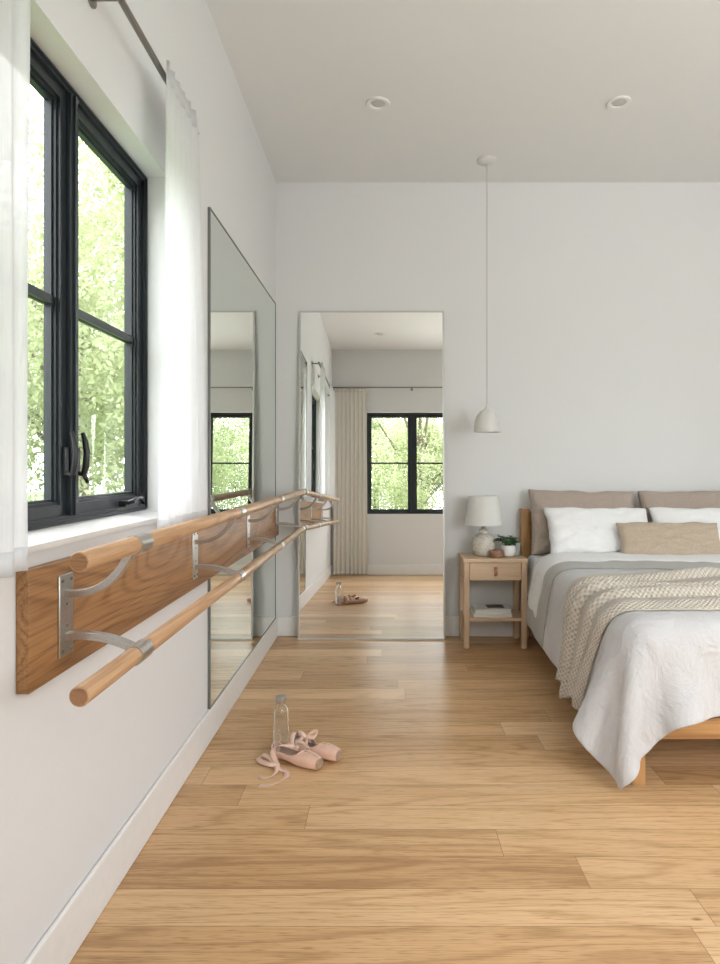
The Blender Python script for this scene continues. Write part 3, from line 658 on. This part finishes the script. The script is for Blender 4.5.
# --- duvet: cloth relaxed over the bed (position-based dynamics)
DL, DF = 0.425, 0.365
def drape():
    h = 0.026; dl, df = DL, DF
    us = np.arange(mx0-dl, mx1+dl+1e-6, h); vs = np.arange(my0-df, 4.07, h)
    nu, nv = len(us), len(vs)
    X = np.zeros((nu, nv, 3)); X[..., 0] = us[:, None]; X[..., 1] = vs[None, :]; X[..., 2] = mz1+0.045
    for i in range(nu):                                   # rounded foot corners of the cloth
        for j in range(nv):
            b_ = (my0-vs[j])/df
            for e, a in ((mx0, (mx0-us[i])/dl), (mx1, (us[i]-mx1)/dl)):
                if a > 0 and b_ > 0:
                    k = 1-0.15*min(a, b_)**2*max(a, b_)
                    X[i, j, 0] = e+(us[i]-e)*k; X[i, j, 1] = my0+(vs[j]-my0)*k
    rs = np.random.RandomState(4); R0 = X.copy().reshape(-1, 3); X += rs.normal(size=X.shape)*np.array([0.001, 0.001, 0.004])
    rest = X.copy(); V = np.zeros_like(X)
    top = (us[:, None] > mx0+0.10) & (us[:, None] < mx1-0.10) & (vs[None, :] > my0+0.10)
    wt = np.where(top, 0.0, 1.0)[..., None]; X[..., 2] = np.where(top, mz1+0.018, X[..., 2])
    c = np.array([(mx0+mx1)/2, (my0+5.2)/2, mz1/2-0.1]); b_ = np.array([(mx1-mx0)/2+0.055, (5.2-my0)/2+0.068, mz1/2+0.1+0.016]); r = 0.085
    c2 = np.array([(bx0+bx1)/2, (by0+5.2)/2, 0.10]); b2 = np.array([(bx1-bx0)/2+0.012, (5.2-by0)/2+0.014, 0.195]); r2 = 0.02
    def coll(P, c, b_, r):
        q = np.abs(P-c)-(b_-r); s = np.sign(P-c); s[s == 0] = 1
        qp = np.maximum(q, 0); ln = np.linalg.norm(qp, axis=-1, keepdims=True); mxq = q.max(-1, keepdims=True)
        d = ln + np.minimum(mxq, 0) - r
        g = np.where(ln > 1e-9, qp/np.maximum(ln, 1e-9), (q >= mxq-1e-12).astype(float)); g = g*s
        P += np.where(d < 0, -d*g, 0)
        return d[..., 0] < 0.001
    prs = []
    def add(di, dj, stiff, step):
        L0 = h*math.hypot(di, dj)
        for par in range(step):
            i0 = np.arange(max(0, -di), nu-max(0, di)); j0 = np.arange(max(0, -dj), nv-max(0, dj))
            key = (i0[:, None]//max(abs(di), 1) % 2) if di else (j0[None, :]//max(abs(dj), 1) % 2)
            mk = np.broadcast_to(key == par, (len(i0), len(j0)))
            I, J = np.nonzero(mk); I = i0[I]; J = j0[J]
            A_ = I*nv+J; B_ = (I+di)*nv+J+dj; prs.append((A_, B_, np.linalg.norm(R0[A_]-R0[B_], axis=1, keepdims=True), stiff))
    add(1, 0, 1, 2); add(0, 1, 1, 2); add(1, 1, 0.35, 2); add(1, -1, 0.35, 2); add(2, 0, 0.4, 2); add(0, 2, 0.4, 2); add(4, 0, 0.2, 2); add(0, 4, 0.2, 2)
    X = X.reshape(-1, 3); V = V.reshape(-1, 3); W_ = wt.reshape(-1, 1)
    tgt = X[:, 2].copy(); dt = 1/60
    for it in range(230):
        V[:, 2] -= 9.8*dt; V *= 0.965 if it < 170 else 0.9
        Y = X + V*dt
        Y = np.where(W_ > 0, Y, X)
        for k in range(7):
            for a, b2_, L0, st in prs:
                d = Y[b2_]-Y[a]; ln = np.linalg.norm(d, axis=1, keepdims=True); wa = W_[a]; wb = W_[b2_]; ws = np.maximum(wa+wb, 1e-6)
                cr = st*(ln-L0)/np.maximum(ln, 1e-9)*d
                Y[a] += cr*wa/ws; Y[b2_] -= cr*wb/ws
            Yc = Y.copy(); hit = coll(Yc, c, b_, r); hit2 = coll(Yc, c2, b2, r2); Y = np.where(W_ > 0, Yc, Y)
            Y[:, 2] = np.maximum(Y[:, 2], 0.012)
        V = (Y-X)/dt; V[hit | hit2] *= 0.5; X = Y
    return X.reshape(nu, nv, 3), us, vs
P0, US, VS = drape()
P0 = P0.copy()
for _ in range(2):                                       # light smoothing
    Q = P0.copy(); Q[1:-1] = 0.5*P0[1:-1] + 0.25*(P0[:-2]+P0[2:]); P0 = Q.copy(); Q[:, 1:-1] = 0.5*P0[:, 1:-1] + 0.25*(P0[:, :-2]+P0[:, 2:]); P0 = Q
def normals(P):
    du = np.gradient(P, axis=0); dv = np.gradient(P, axis=1); n_ = np.cross(du, dv); n_ /= np.maximum(np.linalg.norm(n_, axis=-1, keepdims=True), 1e-9); return n_
P0[..., 0] -= np.where(P0[..., 0] < mx0, 0.15*np.clip(0.52-P0[..., 2], 0, 1)*np.clip((P0[..., 1]-2.1)/0.5, 0, 1), 0)      # the side hangs slightly outwards
P0[..., 0] += np.where(P0[..., 0] < mx0+0.1, 0.040*np.clip((P0[..., 1]-3.3)/0.6, 0, 1), 0)*np.clip((mx0+0.1-P0[..., 0])/0.1, 0, 1)
N0 = normals(P0)
for i in range(P0.shape[0]):                             # soft billows of the filling
    for j in range(P0.shape[1]):
        u, v = US[i], VS[j]
        a = noise.noise(Vector((u*3.2, v*3.2, 0.3)))*0.010 + noise.noise(Vector((u*8, v*6, 4.3)))*0.005
        P0[i, j] += N0[i, j]*(0.006+a)
N0 = normals(P0)
def samp(A, u, v):
    fu = (u-US[0])/(US[1]-US[0]); fv = (v-VS[0])/(VS[1]-VS[0]); nu, nv = A.shape[:2]
    i = int(min(max(math.floor(fu), 0), nu-2)); j = int(min(max(math.floor(fv), 0), nv-2)); a = fu-i; b_ = fv-j
    return (A[i, j]*(1-a)*(1-b_) + A[i+1, j]*a*(1-b_) + A[i, j+1]*(1-a)*b_ + A[i+1, j+1]*a*b_)
def overlay(uvf, nu, nv, offf):
    P = np.zeros((nu, nv, 3)); UV = np.zeros((nu, nv, 2))
    for i in range(nu):
        for j in range(nv):
            s_, t_ = i/(nu-1), j/(nv-1); u, v = uvf(s_, t_); n_ = samp(N0, min(max(u, US[0]), US[-1]), min(max(v, VS[0]), VS[-1]))
            n_ = n_/max(np.linalg.norm(n_), 1e-6); P[i, j] = samp(P0, u, v) + n_*offf(s_, t_, u, v); UV[i, j] = (u, v)
    return P, UV
dv_ = obj('duvet', gridmesh(P0), M['duvet'], None, smooth=True, loc=((mx0+mx1)/2, 3.2, 0.62)); solid(dv_, 0.008, 0, 1)
tag(dv_, 'pale grey linen duvet hanging over the side and foot of the bed', 'duvet')
U0, U1 = US[0], US[-1]
P, UV = overlay(lambda s, t: (U0+0.005+(U1-U0-0.01)*s, 3.50+0.02*math.sin(s*23)+0.52*t), 110, 20, lambda s, t, u, v: 0.008+0.014*min(1, t*6)*min(1, min(s, 1-s)*40)+0.004*noise.noise(Vector((u*9, v*9, 2))))
o = obj('turned_down_edge', gridmesh(P), M['duvet_under'], dv_, smooth=True); solid(o, 0.006, 0, 1); o['label'] = 'darker grey underside folded back over the top'
P, UV = overlay(lambda s, t: (U0+0.115+(U1-U0-0.23)*s + 0.02*(t-0.5)*(1-2*s), 3.655+0.022*math.sin(s*19+1)+0.012*math.sin(s*41)+(0.335-0.02*math.sin(s*19+1))*t), 120, 16, lambda s, t, u, v: 0.020+0.010*min(1, t*6)*min(1, min(s, 1-s)*40)+0.004*noise.noise(Vector((u*8, v*8, 7))))
o = obj('flat_sheet', gridmesh(P), M['white_cotton'], None, smooth=True, loc=((mx0+mx1)/2, 3.8, 0.66)); solid(o, 0.004, 0, 1)
tag(o, 'crisp white flat sheet folded down over the grey duvet', 'bed sheet')
# knitted throw following the duvet, gathered in long ridges
def lerp(a, b_, t): return a+(b_-a)*min(max(t, 0), 1)
def throw_uv(s, t):
    u = (U0-0.03+0.03*math.sin(t*7.0)+ (0.05 if t > 0.62 else 0)) * (1-s) + (U1-0.02)*s
    k = min(max((u-(mx0-0.40))/0.75, 0), 1); k = k*k*(3-2*k)
    a, b_ = lerp(2.68, 2.50, k), lerp(3.06, 3.24, k)
    return u, a + (b_-a)*t + 0.012*math.sin(u*5+t*4)
def throw_off(s, t, u, v):
    w_ = t*3.6 + 0.35*math.sin(u*2.2) + 0.15*math.sin(u*5+1)
    f = w_ % 1.0; rid = (min(1, f/0.16)**0.7)*(1-0.9*max(0, f-0.16)/0.84)
    ed = min(1, min(t, 1-t)*14)
    return 0.010 + 0.006*ed + 0.048*rid*ed*(0.75+0.25*math.sin(u*4+t*9))
P, UV = overlay(throw_uv, 170, 90, throw_off)
P[..., 2] = np.maximum(P[..., 2], 0.02)
for j in range(90): UV[:, j, 1] = UV[:, :, 1].mean(1)*0 + 0.95*j/89
o = obj('knit_throw', gridmesh(P, UV), M['knit'], None, smooth=True, loc=((mx0+mx1)/2, 2.9, 0.66)); solid(o, 0.009, 0, 0)
tag(o, 'chunky cream knitted throw draped across the duvet', 'blanket')

# --- pillows
def pillow(name, label, group, cx, cy, cz, w_, h_, th, lean, yaw, mat, seed, roll=0):
    n = 28; top = np.zeros((n+1, n+1, 3)); bot = np.zeros((n+1, n+1, 3))
    for i in range(n+1):
        for j in range(n+1):
            a = -1+2*i/n; b_ = -1+2*j/n
            a = math.copysign(abs(a)**0.85, a); b_ = math.copysign(abs(b_)**0.85, b_)
            x = w_/2*a*(1-0.045*(1-b_*b_)); z = h_/2*b_*(1-0.06*(1-a*a))
            p = max(0, (1-a**4))*max(0, (1-b_**4)); f = p**0.42
            nz_ = 1 + 0.16*noise.noise(Vector((a*1.7+seed, b_*1.7, 1))) ; cr = 0.018*noise.noise(Vector((a*5+seed*3, b_*4, 2)))*f
            x += 0.009*noise.noise(Vector((a*3+seed, b_*3, 8))); z += 0.010*noise.noise(Vector((a*3+seed, b_*3, 5)))
            z -= 0.02*(1-abs(b_))*0
            y = th/2*f*nz_
            top[i, j] = (x, -y-cr, z); bot[i, j] = (x, y, z)
    bm = bmesh.new()
    A = [[bm.verts.new(top[i, j]) for j in range(n+1)] for i in range(n+1)]
    B = [[A[i][j] if i in (0, n) or j in (0, n) else bm.verts.new(bot[i, j]) for j in range(n+1)] for i in range(n+1)]
    for i in range(n):
        for j in range(n):
            bm.faces.new((A[i][j], A[i+1][j], A[i+1][j+1], A[i][j+1]))
            bm.faces.new((B[i][j], B[i][j+1], B[i+1][j+1], B[i+1][j]))
    R = Matrix.Translation((cx, cy, cz)) @ Matrix.Rotation(yaw, 4, 'Z') @ Matrix.Rotation(lean, 4, 'X') @ Matrix.Rotation(roll, 4, 'Y')
    bm.transform(R)
    o = obj(name, bm, mat, None, smooth=True, loc=(cx, cy, cz)); q = o.modifiers.new('sub', 'SUBSURF'); q.levels = 1; q.render_levels = 1
    tag(o, label, 'pillow', group); return o
ln = -math.radians(14)
pillow('pillow', 'taupe linen pillow propped at the headboard nearest the nightstand', 'taupe pillows', 1.335, 4.305, 0.818, 0.74, 0.46, 0.15, ln, 0.0, M['taupe'], 1, 0.02)
pillow('pillow', 'taupe linen pillow propped at the headboard cut by the right edge', 'taupe pillows', 2.09, 4.305, 0.818, 0.74, 0.46, 0.15, ln, 0.0, M['taupe'], 5, -0.02)
ln = -math.radians(30)
pillow('pillow', 'white pillow leaning on the left taupe pillow', 'white pillows', 1.385, 4.125, 0.768, 0.70, 0.36, 0.15, ln, 0.03, M['white_cotton'], 9, 0.01)
pillow('pillow', 'white pillow leaning on the right taupe pillow', 'white pillows', 2.085, 4.125, 0.768, 0.70, 0.36, 0.15, ln, -0.02, M['white_cotton'], 13, 0.0)
pillow('lumbar_cushion', 'long oatmeal linen lumbar cushion in front of the white pillows', None, 1.775, 3.975, 0.735, 0.66, 0.24, 0.12, -math.radians(24), 0.0, M['beige'], 17)

# ------------------------------------------------------------------ pointe shoes, ribbons, bottle
def frame2(heel, toe):
    d = Vector((toe[0]-heel[0], toe[1]-heel[1], 0)); ln = d.length; d.normalize(); s = Vector((d.y, -d.x, 0))
    return Vector((heel[0], heel[1], 0)), d, s, ln
def shoe(heel, toe, label, roll, seed):
    o0, d, s, ln = frame2(heel, toe)
    t = thing('pointe_shoe', label, 'ballet shoe', (heel[0], heel[1], 0), 'pair of pointe shoes')
    ST = [  # along, half width, height, opening half-angle(deg), bottom z, lift
        (0.00, 0.010, 0.050, 20, 0.006), (0.015, 0.021, 0.054, 62, 0.003), (0.05, 0.027, 0.052, 78, 0.001), (0.14, 0.028, 0.047, 84, 0.001), (0.28, 0.027, 0.042, 84, 0.005),
        (0.42, 0.029, 0.042, 78, 0.005), (0.53, 0.033, 0.045, 62, 0.002), (0.60, 0.0345, 0.048, 40, 0.001), (0.64, 0.035, 0.050, 12, 0.001), (0.655, 0.035, 0.0505, 2, 0.001),
        (0.72, 0.035, 0.052, 0.5, 0.001), (0.82, 0.033, 0.050, 0.5, 0.001), (0.91, 0.029, 0.046, 0.5, 0.002), (0.965, 0.025, 0.042, 0.5, 0.003), (0.99, 0.0225, 0.039, 0.5, 0.004)]
    seg = 28; R = []
    def pt(u, x, z):
        xr = x*math.cos(roll) - (z-0.02)*math.sin(roll); zr = x*math.sin(roll) + (z-0.02)*math.cos(roll) + 0.02
        return o0 + d*(ln*u) + s*xr + Vector((0, 0, zr))
    zmin = 1e9
    for (u, hw, hh_, op, zb) in ST:
        row = []; hw *= 1.10; hh_ *= (1.28 if u < 0.35 else 1.12)
        for k in range(seg+1):
            a = math.radians(op) + (2*PI-2*math.radians(op))*k/seg      # from the top, clockwise
            x = hw*math.sin(a)*1.0; ca = math.cos(a); z = zb + hh_/2 + (hh_/2)*ca
            if ca < -0.2: z = zb + hh_/2 + (hh_/2)*(-(abs(ca))**0.55)
            x = math.copysign(abs(math.sin(a))**0.85*hw, math.sin(a))
            z += 0.0015*noise.noise(Vector((u*14+seed, k*0.5, 0)))
            row.append(pt(u, x, z))
        R.append(row); zmin = min(zmin, min(p.z for p in row))
    lift = 0.0025-zmin
    P = np.array([[(p.x, p.y, p.z+lift) for p in row] for row in R])
    bm = gridmesh(P)
    for q in (0, 1):                                         # close heel and toe platform
        row = P[0] if q == 0 else P[-1]; cen = row.mean(0); c_ = bm.verts.new(cen + np.array(d)*(-0.002 if q == 0 else 0.004))
        bm.verts.ensure_lookup_table(); idx = 0 if q == 0 else (len(ST)-1)*(seg+1)
        for k in range(seg): bm.faces.new((bm.verts[idx+k], bm.verts[idx+k+1], c_))
    o = obj('upper', bm, [M['satin'], M['satin_in']], t, smooth=True); m_ = o.modifiers.new('thick', 'SOLIDIFY'); m_.thickness = 0.0022; m_.offset = -1; m_.material_offset = 1
    q = o.modifiers.new('sub', 'SUBSURF'); q.levels = 1; q.render_levels = 1
    tp = np.array(d)*0.0045; row = P[-1]; cen = row.mean(0); tpm = bmesh.new()
    va = [tpm.verts.new(tuple(cen + (p_-cen)*0.93 + tp*0.4)) for p_ in row[:-1]]; vb = [tpm.verts.new(tuple(cen + (p_-cen)*0.72 + tp*1.6)) for p_ in row[:-1]]
    for k in range(seg): tpm.faces.new((va[k], va[(k+1) % seg], vb[(k+1) % seg], vb[k]))
    tpm.faces.new(vb); tpm.faces.new(va[::-1])
    q_ = obj('toe_platform', tpm, M['toe'], t); q_['label'] = 'worn brownish flat toe tip'
    # leather sole strip
    SP = []
    for u, hw in ((0.04, 0.010), (0.12, 0.016), (0.3, 0.013), (0.45, 0.015), (0.6, 0.021), (0.75, 0.019), (0.85, 0.010)):
        SP.append([tuple(pt(u, x, 0.0005) + Vector((0, 0, lift*0.9))) for x in (-hw, 0, hw)])
    so = obj('sole', gridmesh(np.array(SP)), M['sole'], t); solid(so, 0.002)
    # drawstring binding along the opening
    for e in (0, seg):
        pts_ = [Vector(P[i, e]) for i in range(1, 10)]
        obj('binding', tube(bmesh.new(), pts_, 0.0022, 8), M['ribbon'], t, smooth=True)
    return t, pt, lift
def ribbon(parent, pts, wvs, hw, name='ribbon', n=8):
    """band through pts (Catmull-Rom) with width vectors"""
    pts = [Vector(p) for p in pts]; wvs = [Vector(w_).normalized() for w_ in wvs]; rows = []
    m_ = len(pts)
    for i in range(m_-1):
        p0, p1, p2, p3 = pts[max(i-1, 0)], pts[i], pts[i+1], pts[min(i+2, m_-1)]
        for k in range(n + (1 if i == m_-2 else 0)):
            t_ = k/n; q = 0.5*((2*p1) + (p2-p0)*t_ + (2*p0-5*p1+4*p2-p3)*t_*t_ + (3*p1-p0-3*p2+p3)*t_**3)
            w_ = wvs[i].lerp(wvs[i+1], t_).normalized(); rows.append([tuple(q-w_*hw), tuple(q), tuple(q+w_*hw)])
    P = np.array(rows); P[..., 2] = np.maximum(P[..., 2], 0.0016)
    o = obj(name, gridmesh(P), M['ribbon'], parent, smooth=True); solid(o, 0.0012); return o
def px2(x, y, z=0.0):                                        # photo reading -> point at height z (survey of the reference)
    Y = F*(1.2-z)/(y-466); return ((x-386)*Y/F, Y, z)
hB, tB = (-0.400, 2.690), (-0.190, 2.570)
hF, tF = (-0.452, 2.615), (-0.255, 2.525)
hF, tF = (-0.462, 2.625), (-0.262, 2.500)
sb, ptb, lb = shoe(hB, tB, 'peach satin pointe shoe lying further from the viewer, bow on top', 0.12, 2)
sf, ptf, lf = shoe(hF, tF, 'peach satin pointe shoe lying nearer the viewer with loose ribbons', 0.05, 6)
def W3(pt, u, x, z): p = pt(u, x, z); return (p.x, p.y, p.z)
# back shoe: ribbons wrapped over the middle and bunched
ribbon(sb, [W3(ptb,.30,-.030,.030), W3(ptb,.26,-.020,.056), W3(ptb,.24,0,.064), W3(ptb,.22,.02,.056), W3(ptb,.20,.033,.030), W3(ptb,.18,.038,.008)], [(0.9,-.4,.2)]*6, 0.015)
ribbon(sb, [W3(ptb,.12,-.030,.040), W3(ptb,.08,-.016,.068), W3(ptb,.06,.004,.074), W3(ptb,.07,.024,.060), W3(ptb,.10,.035,.030)], [(0.9,-.4,.2)]*5, 0.014)
ribbon(sb, [W3(ptb,.42,-.031,.028), W3(ptb,.38,-.022,.052), W3(ptb,.34,0,.062), W3(ptb,.36,.020,.054), W3(ptb,.40,.032,.030)], [(0.8,-.5,.2)]*5, 0.010)
ribbon(sb, [W3(ptb,.30,0,.064), W3(ptb,.36,-.022,.085), W3(ptb,.46,-.026,.088), W3(ptb,.44,-.008,.070), W3(ptb,.32,0,.066)], [(0.2,.6,.8)]*5, 0.009)
ribbon(sb, [W3(ptb,.30,0,.064), W3(ptb,.24,.012,.080), W3(ptb,.14,.006,.078), W3(ptb,.18,-.004,.066), W3(ptb,.30,0,.066)], [(0.2,.6,.8)]*5, 0.009)
ribbon(sb, [W3(ptb,.16,.028,.045), W3(ptb,.30,.030,.050), W3(ptb,.42,.030,.040), W3(ptb,.50,.036,.030)], [(0.1,.3,.9)]*4, 0.009)
# front shoe: ribbon arcs over the heel and trails on the floor
ribbon(sf, [W3(ptf,.36,-.022,.048), W3(ptf,.30,.000,.062), W3(ptf,.18,.022,.060), W3(ptf,.10,.036,.034), px2(277,768,0.012), px2(272,776,0.004), px2(263,778,0.003), px2(259,775,0.003)],
       [(.6,.6,.3),(.6,.6,.2),(.8,.4,.1),(.9,.2,.2),(.8,.6,.1),(.6,.8,0),(.3,1,0),(.3,1,0)], 0.011)
ribbon(sf, [W3(ptf,.12,.030,.020), px2(279,768,0.010), px2(286,771,0.006), px2(286,777,0.004), px2(279,782,0.003), px2(270,785,0.002), px2(259,786,0.002)],
       [(.5,.8,.2),(.3,1,.1),(.8,.6,0),(1,.3,0),(.5,1,0),(.3,1,0),(.2,1,0)], 0.0115)
ribbon(sf, [px2(277,765,0.016), px2(269,764,0.020), px2(260,761,0.014), px2(259,757,0.012), px2(264,755,0.018), px2(272,760,0.022), px2(279,766,0.014)],
       [(.2,.7,.6),(.2,.8,.5),(.6,.6,.5),(.9,.2,.4),(.3,.8,.4),(.3,.8,.4),(.3,.8,.4)], 0.010)
# bottle
qx, qy = px2(281, 746)[:2]
t = thing('water_bottle', 'clear glass bottle with brushed metal cap standing behind the pointe shoes', 'bottle', (qx, qy, 0))
po = [(0.0, 0.001), (0.029, 0.001), (0.0325, 0.006), (0.0325, 0.150), (0.030, 0.168), (0.020, 0.186), (0.0185, 0.192), (0.0185, 0.204)]
pi_ = [(0.0155, 0.204), (0.0155, 0.190), (0.018, 0.183), (0.027, 0.166), (0.0295, 0.150), (0.0295, 0.012), (0.0, 0.010)]
zs = 0.215/0.233
obj('glass_body', lathe(bmesh.new(), [(a, b_*zs) for a, b_ in po+pi_], qx, qy, 36), M['bottle'], t, smooth=True, angle=60)
obj('cap', lathe(bmesh.new(), [(a, b_*zs) for a, b_ in [(0.0, 0.2045), (0.0225, 0.2045), (0.0235, 0.207), (0.0235, 0.230), (0.021, 0.233), (0.0, 0.233)]], qx, qy, 32), M['steel'], t, smooth=True, angle=40)
